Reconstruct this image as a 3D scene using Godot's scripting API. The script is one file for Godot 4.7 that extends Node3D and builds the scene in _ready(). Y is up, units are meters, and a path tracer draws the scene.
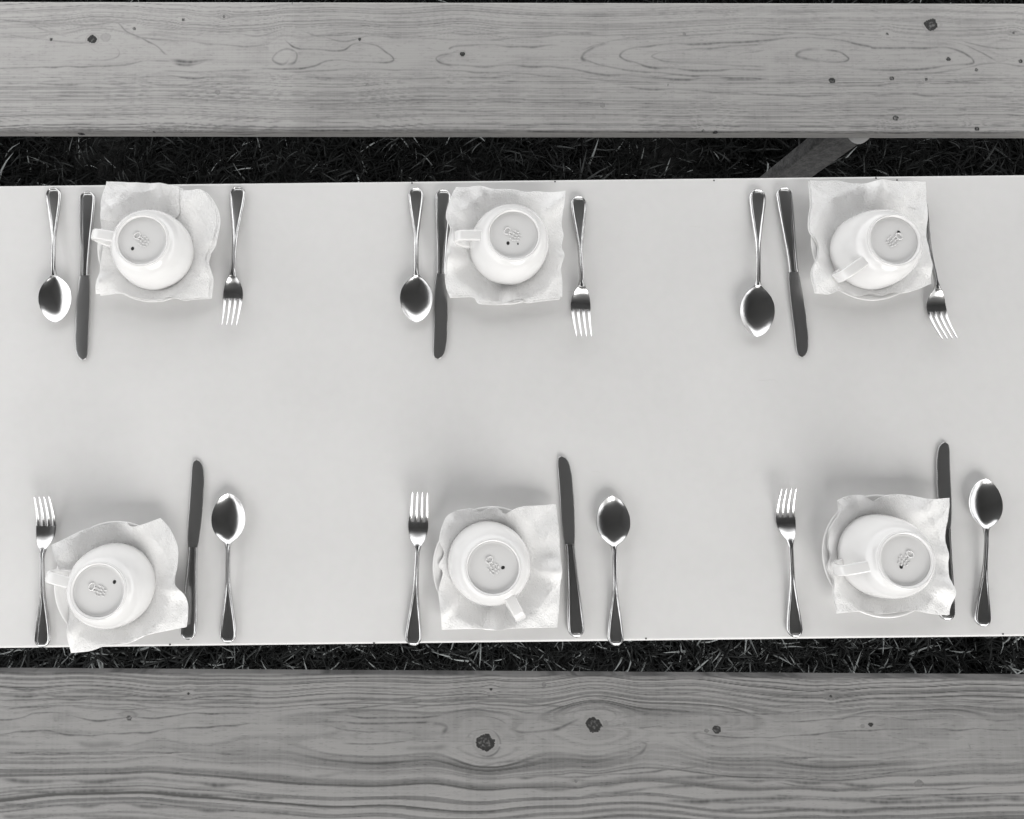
extends Node3D

# ---------------------------------------------------------------- camera model (photo pixels -> directions)
const FOCAL := 900.0
const NADIR := Vector2(400, 470)
const TILT := 8.5
const CAM_Y := 1.896
const TABLE_Y := 0.77
const BENCH_Y := 0.47
const PLATE := 0.0092

var rng := RandomNumberGenerator.new()
var M := {}
var taken := {}

func px(u: float, v: float, y: float) -> Vector3:
	var th := deg_to_rad(TILT)
	var pv := NADIR.y - FOCAL * tan(th)
	var fwd := Vector3(0, -cos(th), -sin(th))
	var up := Vector3(0, sin(th), -cos(th))
	var d := fwd + Vector3.RIGHT * ((u - NADIR.x) / FOCAL) + up * ((pv - v) / FOCAL)
	return Vector3(0, CAM_Y, 0) + d * ((y - CAM_Y) / d.y)

# ---------------------------------------------------------------- mesh helpers
func mb() -> Dictionary:
	return {"v": PackedVector3Array(), "i": PackedInt32Array(), "uv": PackedVector2Array()}

func loft(b: Dictionary, rings: Array, cap0 := true, cap1 := true) -> void:
	var n: int = rings[0].size()
	var v: PackedVector3Array = PackedVector3Array()
	var idx: PackedInt32Array = PackedInt32Array()
	for r in rings:
		v.append_array(r)
	for k in rings.size() - 1:
		for j in n:
			var j2 := (j + 1) % n
			var a := k * n + j
			var c := k * n + j2
			var d := (k + 1) * n + j
			var e := (k + 1) * n + j2
			idx.append_array([a, c, d, c, e, d])
	for side in 2:
		if (side == 0 and not cap0) or (side == 1 and not cap1):
			continue
		var ring: PackedVector3Array = rings[0] if side == 0 else rings[rings.size() - 1]
		var base := v.size()
		var m := Vector3.ZERO
		for q in ring:
			m += q
		v.append_array(ring)
		v.append(m / n)
		for j in n:
			var j2 := (j + 1) % n
			if side == 0:
				idx.append_array([base + j2, base + j, base + n])
			else:
				idx.append_array([base + j, base + j2, base + n])
	var mid := Vector3.ZERO
	for q in v:
		mid += q
	mid /= v.size()
	var vol := 0.0
	for t in range(0, idx.size(), 3):
		vol += (v[idx[t]] - mid).dot((v[idx[t + 1]] - mid).cross(v[idx[t + 2]] - mid))
	var off: int = b.v.size()
	for t in range(0, idx.size(), 3):
		if vol > 0:
			b.i.append_array([off + idx[t], off + idx[t + 2], off + idx[t + 1]])
		else:
			b.i.append_array([off + idx[t], off + idx[t + 1], off + idx[t + 2]])
	b.v.append_array(v)

func commit(b: Dictionary) -> ArrayMesh:
	var v: PackedVector3Array = b.v
	var idx: PackedInt32Array = b.i
	var nm := PackedVector3Array()
	nm.resize(v.size())
	for t in range(0, idx.size(), 3):
		var f := (v[idx[t + 2]] - v[idx[t]]).cross(v[idx[t + 1]] - v[idx[t]])
		for s in 3:
			nm[idx[t + s]] += f
	for k in nm.size():
		nm[k] = nm[k].normalized() if nm[k].length() > 1e-14 else Vector3.UP
	var arr := []
	arr.resize(Mesh.ARRAY_MAX)
	arr[Mesh.ARRAY_VERTEX] = v
	arr[Mesh.ARRAY_NORMAL] = nm
	arr[Mesh.ARRAY_INDEX] = idx
	if b.uv.size() == v.size():
		arr[Mesh.ARRAY_TEX_UV] = b.uv
	var m := ArrayMesh.new()
	m.add_surface_from_arrays(Mesh.PRIMITIVE_TRIANGLES, arr)
	return m

func rrect(hx: float, hy: float, r: float, n := 4) -> PackedVector2Array:
	var out := PackedVector2Array()
	for c in 4:
		var cx := (hx - r) * (1 if c == 0 or c == 3 else -1)
		var cy := (hy - r) * (1 if c < 2 else -1)
		for k in n + 1:
			var a := (c + float(k) / n) * PI / 2
			out.append(Vector2(cx + cos(a) * r, cy + sin(a) * r))
	return out

# rounded bar along x from x0 to x1, section hz (z) by hy (y)
func bar_rings(x0: float, x1: float, hz: float, hy: float, r: float, cy := 0.0, cz := 0.0) -> Array:
	var sec := rrect(hz, hy, r)
	var inner := rrect(hz - r * .6, hy - r * .6, r * .4)
	var rings := []
	for s in [[x0, inner], [x0 + r * .6, sec], [x1 - r * .6, sec], [x1, inner]]:
		var p := PackedVector3Array()
		for q in s[1]:
			p.append(Vector3(s[0], cy + q.y, cz + q.x))
		rings.append(p)
	return rings

# rounded board whose long axis runs between two points
func board(b: Dictionary, p0: Vector3, p1: Vector3, hz: float, hy: float, r: float, roll := Vector3.UP) -> void:
	var ax := (p1 - p0).normalized()
	var sd := ax.cross(roll).normalized()
	var upv := sd.cross(ax).normalized()
	var rings := bar_rings(0, p0.distance_to(p1), hz, hy, r)
	for ring in rings.size():
		var q: PackedVector3Array = rings[ring]
		for k in q.size():
			q[k] = p0 + ax * q[k].x + upv * q[k].y + sd * q[k].z
		rings[ring] = q
	loft(b, rings)

func lathe(b: Dictionary, prof: Array, n := 72) -> void:
	var rings := []
	for p in prof:
		var ring := PackedVector3Array()
		for k in n:
			var a := TAU * k / n
			ring.append(Vector3(cos(a) * maxf(p.x, 1e-5), p.y, sin(a) * maxf(p.x, 1e-5)))
		rings.append(ring)
	loft(b, rings, false, false)

# tube of rounded-rectangle section swept along a path in the x/y plane
func strap(b: Dictionary, path: Array, hw: float, ht: float) -> void:
	var rings := []
	var sec := rrect(hw, ht, ht * .75, 3)
	for k in path.size():
		var a: Vector2 = path[maxi(k - 1, 0)]
		var c: Vector2 = path[mini(k + 1, path.size() - 1)]
		var t := (c - a).normalized()
		var nrm := Vector2(-t.y, t.x)
		var ring := PackedVector3Array()
		for q in sec:
			var o: Vector2 = path[k] + nrm * q.y
			ring.append(Vector3(o.x, o.y, q.x))
		rings.append(ring)
	loft(b, rings)

func smooth_path(p: Array, sub := 6) -> Array:
	var out := []
	for k in p.size() - 1:
		var a = p[maxi(k - 1, 0)]
		var d = p[mini(k + 2, p.size() - 1)]
		for s in sub:
			out.append(p[k].cubic_interpolate(p[k + 1], a, d, float(s) / sub))
	out.append(p[p.size() - 1])
	return out

func lerp_table(t: Array, x: float) -> float:
	for k in t.size() - 1:
		if x <= t[k + 1][0]:
			var f: float = clampf((x - t[k][0]) / (t[k + 1][0] - t[k][0]), 0, 1)
			var a: float = t[maxi(k - 1, 0)][1]
			var d: float = t[mini(k + 2, t.size() - 1)][1]
			# limit overshoot
			var y := cubic_interpolate(t[k][1], t[k + 1][1], a, d, f)
			var lo := minf(t[k][1], t[k + 1][1])
			var hi := maxf(t[k][1], t[k + 1][1])
			return clampf(y, lo - (hi - lo) * .08, hi + (hi - lo) * .08)
	return t[t.size() - 1][1]

# ---------------------------------------------------------------- scene helpers
func numbered(called: String) -> String:
	if not taken.has(called):
		taken[called] = 0
		return called
	taken[called] += 1
	return "%s_%03d" % [called, taken[called]]

func tag(o: Node, label: String, category: String, group := "", kind := "") -> void:
	if label: o.set_meta("label", label)
	if category: o.set_meta("category", category)
	if group: o.set_meta("group", group)
	if kind: o.set_meta("kind", kind)

func thing(called: String, label: String, category: String, at := Vector3.ZERO, group := "") -> Node3D:
	var o := Node3D.new()
	o.name = numbered(called)
	add_child(o)
	o.position = at
	tag(o, label, category, group)
	return o

func part(called: String, mesh: Mesh, mat: Material, parent: Node) -> MeshInstance3D:
	var o := MeshInstance3D.new()
	o.name = numbered(called) if parent == self else called
	o.mesh = mesh
	o.material_override = mat
	parent.add_child(o, true)
	return o

func g(v: float, warm := 0.0) -> Color:
	return Color(v * (1 + warm), v, v * (1 - warm)).linear_to_srgb()

func mat(v: float, rough: float, warm := 0.0) -> StandardMaterial3D:
	var m := StandardMaterial3D.new()
	m.albedo_color = g(v, warm)
	m.roughness = rough
	return m

func tex(img: Image) -> ImageTexture:
	img.generate_mipmaps()
	return ImageTexture.create_from_image(img)

func noise(sd: int, freq: float, oct := 3) -> FastNoiseLite:
	var n := FastNoiseLite.new()
	n.seed = sd
	n.noise_type = FastNoiseLite.TYPE_SIMPLEX
	n.frequency = freq
	n.fractal_octaves = oct
	return n

# ---------------------------------------------------------------- wood
const TW := 2048
const TH := 208

func stamp(a: PackedFloat32Array, cx: float, cy: float, w: float, dark: float) -> void:
	var r := int(ceil(w * 2.2))
	for y in range(maxi(int(cy) - r, 0), mini(int(cy) + r + 1, TH)):
		for x in range(maxi(int(cx) - r, 0), mini(int(cx) + r + 1, TW)):
			var d := ((x - cx) * (x - cx) + (y - cy) * (y - cy)) / (w * w)
			var k := exp(-d) * dark
			var i := y * TW + x
			if dark > 0:
				if k > a[i]: a[i] = k
			elif k < a[i] and k < -.02:
				a[i] = k

# to_tex maps a photo pixel to a texel; lines: [width_px, darkness, points...]
func strokes(a: PackedFloat32Array, lines: Array, to_tex: Callable, wob: FastNoiseLite) -> void:
	for l in lines:
		var pts := []
		for k in range(2, l.size()):
			pts.append(to_tex.call(l[k]))
		var p := smooth_path(pts, 10)
		var total := 0.0
		for k in p.size() - 1: total += p[k].distance_to(p[k + 1])
		var fade := minf(16.0, total * .2)
		var run := 0.0
		for k in p.size() - 1:
			var ln: float = p[k].distance_to(p[k + 1])
			var n := int(ln / 1.0) + 1
			for s in n:
				var q: Vector2 = p[k].lerp(p[k + 1], float(s) / n)
				var wv := wob.get_noise_2d(q.x * 1.0, q.y * 4.0)
				var at_run := run + ln * s / n
				var e := clampf(minf(at_run, total - at_run) / fade, .0, 1.0)
				stamp(a, q.x, q.y + wv * 2.0, l[0] * 1.05 * (1 + wv * .4), l[1] * (1.0 + .25 * wob.get_noise_2d(q.x * 9.0, q.y * 9.0)) * (1 + wv * .5) * (.05 + .95 * e))
			run += ln

func wood(o: Dictionary) -> StandardMaterial3D:
	var nz := noise(o.seed, .004, 3)
	var fine := noise(o.seed + 1, .012, 3)
	var ring := noise(o.seed + 2, .02, 2)
	var mott := noise(o.seed + 3, .01, 3)
	var strokes_a := PackedFloat32Array()
	strokes_a.resize(TW * TH)
	strokes(strokes_a, o.lines, o.to_tex, noise(o.seed + 5, .01, 2))
	var knots := []
	for k in o.knots:
		var c: Vector2 = o.to_tex.call(Vector2(k[0], k[1]))
		knots.append([c.x, c.y, k[2] * 1.4, k[3]])
	var bulges := []
	for k in o.bulges:
		var c: Vector2 = o.to_tex.call(Vector2(k[0], k[1]))
		bulges.append([c.x, c.y, k[2] * 1.4, k[3] * 1.4])
	var seam: Vector2 = o.to_tex.call(Vector2(o.seam, 0))
	var bytes := PackedByteArray()
	bytes.resize(TW * TH * 3)
	var hb := PackedByteArray()
	hb.resize(TW * TH)
	var saw := PackedFloat32Array()
	saw.resize(TW)
	for x in TW:
		saw[x] = ring.get_noise_2d(x * 14.0, 900.0) * .6 + ring.get_noise_2d(x * 6.0, 400.0) * .7
	for y in TH:
		var py: float = o.y0 + (o.y1 - o.y0) * y / TH
		var amp: float = lerp_table(o.amp, py)
		var dens: float = lerp_table(o.dens, py)
		var band: float = lerp_table(o.band, py)
		for x in TW:
			var wp := nz.get_noise_2d(x * .4, y * .8) * float(o.warp)
			# knots push the grain aside
			var kd := 0.0
			var push := 0.0
			for k in knots:
				var dx: float = x - k[0]
				if absf(dx) > 110: continue
				var dy: float = y - k[1]
				var r: float = k[2]
				if k[3] > .5:
					push += dy * r * 5.0 / (dx * dx * .12 + dy * dy + r * r * 3.0) * exp(-dx * dx / (r * r * 60.0)) * 2.2
				var q := sqrt(dx * dx * .7 + dy * dy * 1.1) + fine.get_noise_2d(x * 5.0, y * 5.0) * r * .22
				if q < r:
					kd = maxf(kd, k[3] * (.80 + .2 * smoothst(.45, .95, q / r) + .25 * ring.get_noise_2d(x * 9.0, y * 9.0)))
				elif k[3] > .7 and q < r * 2.2:
					kd = maxf(kd, .28 * (0.5 + .5 * cos(q / r * 9.0)) * (1.0 - (q / r - 1.0) / 1.2))
			var t := y + wp - push
			for bu in bulges:
				var bx: float = (x - bu[0]) / bu[2]
				if absf(bx) < 2.2:
					var off: float = y - bu[1]
					t -= signf(off) * bu[3] * exp(-bx * bx) * (1.0 - exp(-absf(off) / 4.0)) * exp(-absf(off) / 30.0)
			var late := ring.get_noise_2d(x * .009, t * dens * 5.0)
			late = clampf((late - .12) * 2.6, 0, 1)
			var fib := fine.get_noise_2d(x * .35, y * 26.0)
			var s := strokes_a[y * TW + x]
			var late2 := clampf((ring.get_noise_2d(x * .02 + 500.0, t * dens * 13.0) - .18) * 2.4, 0, 1)
			var pore := clampf((fine.get_noise_2d(x * 3.0, y * 40.0) - .42) * 3.0, 0, 1)
			var d: float = late * amp * 1.2 + late2 * amp * 1.0 + pore * .2 + band * (0.7 + .6 * fib) + fib * .10 + saw[x] * o.saw
			d += mott.get_noise_2d(x * .8, y * 1.6) * .10
			d = maxf(d, s) if s > 0 else d + s
			d = maxf(d, kd)
			var val: float = lerpf(o.light, o.dark, clampf(d, -.4, .8))
			if kd > .6: val = lerpf(val, .008, clampf((kd - .55) * 3.5, 0, 1))
			val = maxf(val, .006) * lerpf(1.05, .94, smoothst(-7, 7, x - seam.x + mott.get_noise_2d(7.0, y * 6.0) * 12.0))
			var c := g(val, o.warm * (1.0 - clampf(d, 0, 1) * .7))
			var i := (y * TW + x) * 3
			bytes[i] = clampi(int(c.r * 255), 0, 255)
			bytes[i + 1] = clampi(int(c.g * 255), 0, 255)
			bytes[i + 2] = clampi(int(c.b * 255), 0, 255)
			hb[y * TW + x] = clampi(int(170 - d * 90 + fib * 20), 0, 255)
	var m := StandardMaterial3D.new()
	m.albedo_texture = tex(Image.create_from_data(TW, TH, false, Image.FORMAT_RGB8, bytes))
	var him := Image.create_from_data(TW, TH, false, Image.FORMAT_L8, hb)
	him.convert(Image.FORMAT_RGBA8)
	him.bump_map_to_normal_map(1.6)
	m.normal_enabled = true
	m.normal_texture = tex(him)
	m.normal_scale = .5
	m.roughness = .72
	return m

# a bench: seat board with grain, frame rail and legs, built in its own frame (x along the board)
func bench(label: String, inner: Array, outer: Array, m: Material, leg_x: Array, inset: float, face: bool) -> Node3D:
	var a := px(inner[0].x, inner[0].y, BENCH_Y)
	var c := px(inner[1].x, inner[1].y, BENCH_Y)
	var o := px(outer[0].x, outer[0].y, BENCH_Y)
	var ang := atan2(-(c.z - a.z), c.x - a.x)
	var root := thing("bench", label, "bench", Vector3(.15, 0, 0), "benches")
	root.rotation.y = ang
	var slope := (c.z - a.z) / (c.x - a.x)
	var zi := a.z + slope * (.15 - a.x)
	var oz := o.z + slope * (.15 - o.x)
	root.position.z = (zi + oz) / 2
	var hz := absf(oz - zi) / 2
	var b := mb()
	# board, one rounded section, uv planar from above
	loft(b, bar_rings(-1.1, 1.1, hz, .0135, .004, BENCH_Y - .0135))
	var uv := PackedVector2Array()
	for q in b.v:
		uv.append(Vector2((q.x + 1.1) / 2.2, clampf((q.z + hz + (maxf(BENCH_Y - q.y, 0.0) if q.z > 0 and face else 0.0)) / (2 * hz + (.027 if face else 0.0)), .002, .998)))
	b.uv = uv
	part("seat_board", commit(b), m, root)
	b = mb()
	for s in [-1, 1]:
		var q := mb()
		loft(q, bar_rings(-1.0, 1.0, .011, .014, .003, BENCH_Y - .0135 * 2 - .0142, s * (hz - .05)))
		part("rail", commit(q), M.wood_dark, root)
	for x in leg_x:
		for s in [-1, 1]:
			var q := mb()
			var lz: float = s * (hz - inset)
			board(q, Vector3(x, 0.0, lz), Vector3(x, BENCH_Y - .0272, lz), .036, .014, .003, Vector3.BACK)
			part("leg", commit(q), M.galv, root)
	return root

# ---------------------------------------------------------------- cutlery (x runs from handle end to tip)
func section_loft(st: Array, nq: int, top: Callable, bottom: Callable, wfun: Callable) -> ArrayMesh:
	var b := mb()
	var rings := []
	for x in st:
		var w: Vector2 = wfun.call(x)       # (z min, z max)
		var ring := PackedVector3Array()
		for k in nq:
			var q := -cos(PI * k / (nq - 1))
			var z := lerpf(w.x, w.y, q * .5 + .5)
			ring.append(Vector3(x, top.call(x, q, w), z))
		for k in nq:
			var q := cos(PI * k / (nq - 1))
			var z := lerpf(w.x, w.y, q * .5 + .5)
			ring.append(Vector3(x, bottom.call(x, q, w), z))
		rings.append(ring)
	loft(b, rings)
	return commit(b)

func stations(x0: float, x1: float, n: int, ease0 := false) -> Array:
	var out := []
	for k in n + 1:
		var t := float(k) / n
		if ease0: t = 1 - cos(t * PI / 2)
		out.append(lerpf(x0, x1, t))
	return out

# handle with a raised bead along its outline, end at x=0
func handle_mesh(wt: Array, yt: Array, x1: float, thick: float, flat_end := false) -> ArrayMesh:
	var wf := func(x: float) -> Vector2:
		var w := lerp_table(wt, x)
		if x < .0105:
			var e := 1.0 - x / .0105
			w *= sqrt(maxf(1.0 - e * e, .0005))
		return Vector2(-w, w)
	var top := func(x: float, q: float, w: Vector2) -> float:
		var d := minf((1 - absf(q)) * w.y, x * .9 + .00005)
		var bead := exp(-pow((d - .0018) / .00080, 2)) * .0013
		var groove := -exp(-pow((d - .0034) / .0008, 2)) * .0004
		var fade := clampf((w.y - .0022) / .002, 0.25, 1)
		var edge := -pow(clampf(1 - d / .0008, 0, 1), 2) * .0011
		return lerp_table(yt, x) + (bead + groove) * fade + edge + (1 - q * q) * .0004
	var bot := func(x: float, q: float, w: Vector2) -> float:
		return lerp_table(yt, x) - thick + thick * .6 * pow(absf(q), 3)
	var st := [0.0001, .0004, .0009, .0015, .0022, .003, .0038, .0046, .0056, .0068, .008, .0092, .0104]
	for s in stations(.012, x1, 34):
		st.append(s)
	return section_loft(st, 25, top, bot, wf)

func make_spoon() -> Node3D:
	var root := thing("spoon", "x", "spoon")
	var yt := [[0, .0042], [.02, .0044], [.05, .0065], [.085, .0105], [.108, .0120], [.120, .0106]]
	part("handle", handle_mesh([[0, .0095], [.008, .0104], [.02, .0096], [.045, .0064], [.07, .0035], [.1, .0030], [.113, .0032], [.120, .0045]], yt, .1185, .0026), M.steel, root)
	var L0 := .1185
	var LB := .0600
	var wt := [[0, .0042], [.04, .0062], [.1, .0106], [.2, .0159], [.33, .0196], [.46, .0208], [.58, .0204], [.7, .0184], [.8, .0156], [.88, .0122], [.94, .0085], [.98, .0046], [1, .0010]]
	var wf := func(x: float) -> Vector2:
		var w := lerp_table(wt, (x - L0) / LB)
		return Vector2(-w, w)
	var rim := func(s: float) -> float: return lerpf(.0105, .0092, s)
	var depth := func(s: float) -> float: return .0066 * pow(maxf(1.0 - pow(absf(s * 2.0 - 1.0), 2.2), 0.0), .8)
	var top := func(x: float, q: float, w: Vector2) -> float:
		var s: float = (x - L0) / LB
		return rim.call(s) - depth.call(s) * pow(maxf(1 - q * q, 0), 1.0) - .0002 * pow(absf(q), 20)
	var bot := func(x: float, q: float, w: Vector2) -> float:
		var s: float = (x - L0) / LB
		return rim.call(s) - .0009 - (depth.call(s) + .0002) * pow(maxf(1 - q * q, 0), 1.0)
	var st := stations(L0, L0 + LB * .9, 34)
	for k in range(1, 9):
		st.append(L0 + LB * (.9 + .1 * k / 8.0))
	part("bowl", section_loft(st, 29, top, bot, wf), M.steel_polished, root)
	return root

func make_fork() -> Node3D:
	var root := thing("fork", "x", "fork")
	var yt := [[0, .0042], [.02, .0044], [.05, .0066], [.085, .0108], [.108, .0128], [.122, .0115]]
	part("handle", handle_mesh([[0, .0095], [.008, .0104], [.02, .0096], [.045, .0064], [.07, .0036], [.1, .0030], [.112, .0034], [.122, .0060]], yt, .1185, .0026), M.steel, root)
	var prof := [[.1185, .0120], [.128, .0070], [.138, .0036], [.15, .0046], [.165, .0108], [.178, .0182], [.183, .0212]]
	var wt := [[.1185, .0047], [.124, .0078], [.131, .0108], [.138, .0122], [.146, .0124]]
	var wf := func(x: float) -> Vector2:
		var w := lerp_table(wt, x)
		return Vector2(-w, w)
	var top := func(x: float, q: float, w: Vector2) -> float:
		return lerp_table(prof, x) - (1 - q * q) * .0011 - .0003 * pow(absf(q), 16)
	var bot := func(x: float, q: float, w: Vector2) -> float:
		return lerp_table(prof, x) - .0014 - (1 - q * q) * .0011
	part("head", section_loft(stations(.1185, .1462, 16), 17, top, bot, wf), M.steel, root)
	for k in 4:
		var zc := (k - 1.5) * .0068
		var tw := func(x: float) -> Vector2:
			var s := clampf((x - .1455) / (.183 - .1455), 0, 1)
			var hw := lerpf(.0021, .00085, s)
			if s > .9: hw *= sqrt(maxf(1 - pow((s - .9) / .1, 2), .02))
			var c := zc * lerpf(1.0, .88, s)
			return Vector2(c - hw, c + hw)
		var tt := func(x: float, q: float, w: Vector2) -> float:
			return lerp_table(prof, x) - q * q * .0003 - .0002
		var tb := func(x: float, q: float, w: Vector2) -> float:
			return lerp_table(prof, x) - .0022 + q * q * .0004
		part("tine", section_loft(stations(.1455, .183, 18), 7, tt, tb, tw), M.steel, root)
	return root

func make_knife(flip: float) -> Node3D:
	var root := thing("knife", "x", "knife")
	var yt := [[0, .0052], [.03, .0058], [.08, .0062], [.11, .0056]]
	part("handle", handle_mesh([[0, .0098], [.008, .0105], [.03, .0098], [.06, .0080], [.09, .0066], [.108, .0062], [.112, .0066]], yt, .1110, .0050), M.steel, root)
	var wf := func(x: float) -> Vector2:
		var s := (x - .1110) / (.218 - .1110)
		var spine := lerp_table([[0, -.0060], [.08, -.0072], [.3, -.0078], [.7, -.0074], [.9, -.0074], [.96, -.0066], [.985, -.0052], [1, -.0022]], s)
		var belly := lerp_table([[0, .0060], [.06, .0070], [.3, .0086], [.55, .0096], [.75, .0094], [.88, .0082], [.95, .0054], [.985, .0024], [1, -.0006]], s)
		if s > .42 and s < .93:
			belly += .0005 * (1.0 if int(x * 1000.0 / 1.1) % 2 == 0 else -1.0)
		return Vector2(spine, belly) if flip > 0 else Vector2(-belly, -spine)
	var top := func(x: float, q: float, w: Vector2) -> float:
		var s := (x - .1110) / (.218 - .1110)
		var qq := q * flip
		return .0052 - s * .0022 - clampf(qq - .1, 0, 1) * .0007 - .0003 * pow(absf(q), 18) + qq * .0002
	var bot := func(x: float, q: float, w: Vector2) -> float:
		var s := (x - .1110) / (.218 - .1110)
		return .0034 - s * .0022 + clampf(q * flip - .1, 0, 1) * .0004
	part("blade", section_loft(stations(.1110, .2179, 150), 9, top, bot, wf), M.steel_blade, root)
	return root

# ---------------------------------------------------------------- crockery
func saucer_top(r: float) -> float:
	return lerp_table([[0, .0062], [.045, .0062], [.051, .0072], [.061, .0128], [.069, .0168], [.0725, .0172]], r)

func make_saucer() -> Node3D:
	var root := thing("saucer", "x", "saucer")
	var prof := []
	for r in [0.0, .02, .04, .045, .048, .052, .056, .060, .064, .067, .069, .0708]:
		prof.append(Vector2(r, saucer_top(r)))
	prof.append_array([Vector2(.0722, .0170), Vector2(.0725, .0162), Vector2(.0720, .0154), Vector2(.067, .0130), Vector2(.060, .0082), Vector2(.050, .0030), Vector2(.0455, .0016)])
	var b := mb()
	lathe(b, prof + [Vector2(.044, .0016), Vector2(.0, .0020)])
	part("dish", commit(b), M.porcelain, root)
	b = mb()
	lathe(b, [Vector2(.0425, .0024), Vector2(.0425, .0004), Vector2(.0432, .0), Vector2(.0448, .0), Vector2(.0455, .0006), Vector2(.0462, .0026)])
	part("foot_ring", commit(b), M.porcelain, root)
	return root

func make_cup() -> Node3D:
	# stands upside down: rim at y = 0, foot at the top
	var root := thing("cup", "x", "cup")
	var outer := [Vector2(.0462, .0004), Vector2(.0472, .0), Vector2(.0484, .0004), Vector2(.0489, .0014), Vector2(.0490, .004), Vector2(.0489, .010), Vector2(.0486, .017), Vector2(.0480, .025), Vector2(.0470, .032), Vector2(.0455, .039), Vector2(.0434, .0455), Vector2(.0408, .051), Vector2(.0377, .0555), Vector2(.0352, .0582), Vector2(.0334, .0596), Vector2(.0324, .0606), Vector2(.0322, .0616), Vector2(.0327, .0630), Vector2(.0328, .0643), Vector2(.0321, .0652), Vector2(.0310, .0655), Vector2(.0300, .0650), Vector2(.0294, .0638), Vector2(.0291, .0620), Vector2(.0289, .0604)]
	var inner := [Vector2(.0001, .0560), Vector2(.028, .0555), Vector2(.034, .052), Vector2(.040, .045), Vector2(.0435, .036), Vector2(.0452, .025), Vector2(.0460, .012), Vector2(.0461, .003), Vector2(.0462, .0004)]
	var b := mb()
	lathe(b, outer + [Vector2(.0270, .0600), Vector2(.0001, .0598)] + inner, 96)
	part("body", commit(b), M.porcelain, root)
	b = mb()
	strap(b, smooth_path([Vector2(.038, .0508), Vector2(.046, .0502), Vector2(.058, .0484), Vector2(.0640, .0455), Vector2(.0672, .0390), Vector2(.0668, .0300), Vector2(.0630, .0205), Vector2(.0570, .0135), Vector2(.0475, .0105)], 5), .0066, .0033)
	part("handle", commit(b), M.porcelain, root)
	return root

func base_mark(root: Node3D, dir: float, spots: Array) -> void:
	# raised maker's mark in the foot recess: a small oval and rows of tiny raised strokes
	var b := mb()
	lathe(b, [Vector2(.0291, .0601), Vector2(.0291, .0613), Vector2(.0282, .0608), Vector2(.0264, .0606), Vector2(.00001, .0606)], 64)
	var base := part("base", commit(b), M.recess_shade, root)
	b = mb()
	var ax := Vector3(cos(dir), 0, sin(dir))
	var side := Vector3(-sin(dir), 0, cos(dir))
	var y := .0608
	for row in 4:
		var n: int = [2, 4, 4, 3][row]
		for k in n:
			var c: Vector3 = ax * ((k - (n - 1) / 2.0) * .0036 + rng.randf_range(-.0003, .0003)) + side * ((row - 1.2) * .0040)
			var len := rng.randf_range(.0011, .0017)
			var lean := rng.randf_range(-.5, .5)
			var d := (side + ax * lean).normalized() * len
			board(b, Vector3(c.x, y, c.z) - d, Vector3(c.x, y, c.z) + d, .00065, .0012, .0005)
	part("maker_mark", commit(b), M.porcelain, base)
	b = mb()
	var rings := []
	var cen := side * -.0092 + ax * .001
	for k in 25:
		var a := TAU * k / 24
		var o := cen + ax * cos(a) * .0042 + side * sin(a) * .0032
		var nrm := (ax * cos(a) + side * sin(a)).normalized()
		var ring := PackedVector3Array()
		for s in 6:
			var t := TAU * s / 6
			ring.append(Vector3(o.x, y, o.z) + nrm * cos(t) * .0008 + Vector3.UP * sin(t) * .0013)
		rings.append(ring)
	loft(b, rings, false, false)
	part("oval_mark", commit(b), M.porcelain, base)
	for s in spots:
		b = mb()
		lathe(b, [Vector2(.00001, .0004), Vector2(s.z * .8, .0003), Vector2(s.z, .0), Vector2(s.z, -.0004)], 14)
		var o := part("black_speck", commit(b), M.speck, base)
		o.position = Vector3(s.x, .0608, s.y)
		o.scale = Vector3(1, 1, 1.2)

func smoothst(a: float, b: float, x: float) -> float:
	var t := clampf((x - a) / (b - a), 0, 1)
	return t * t * (3 - 2 * t)

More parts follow.
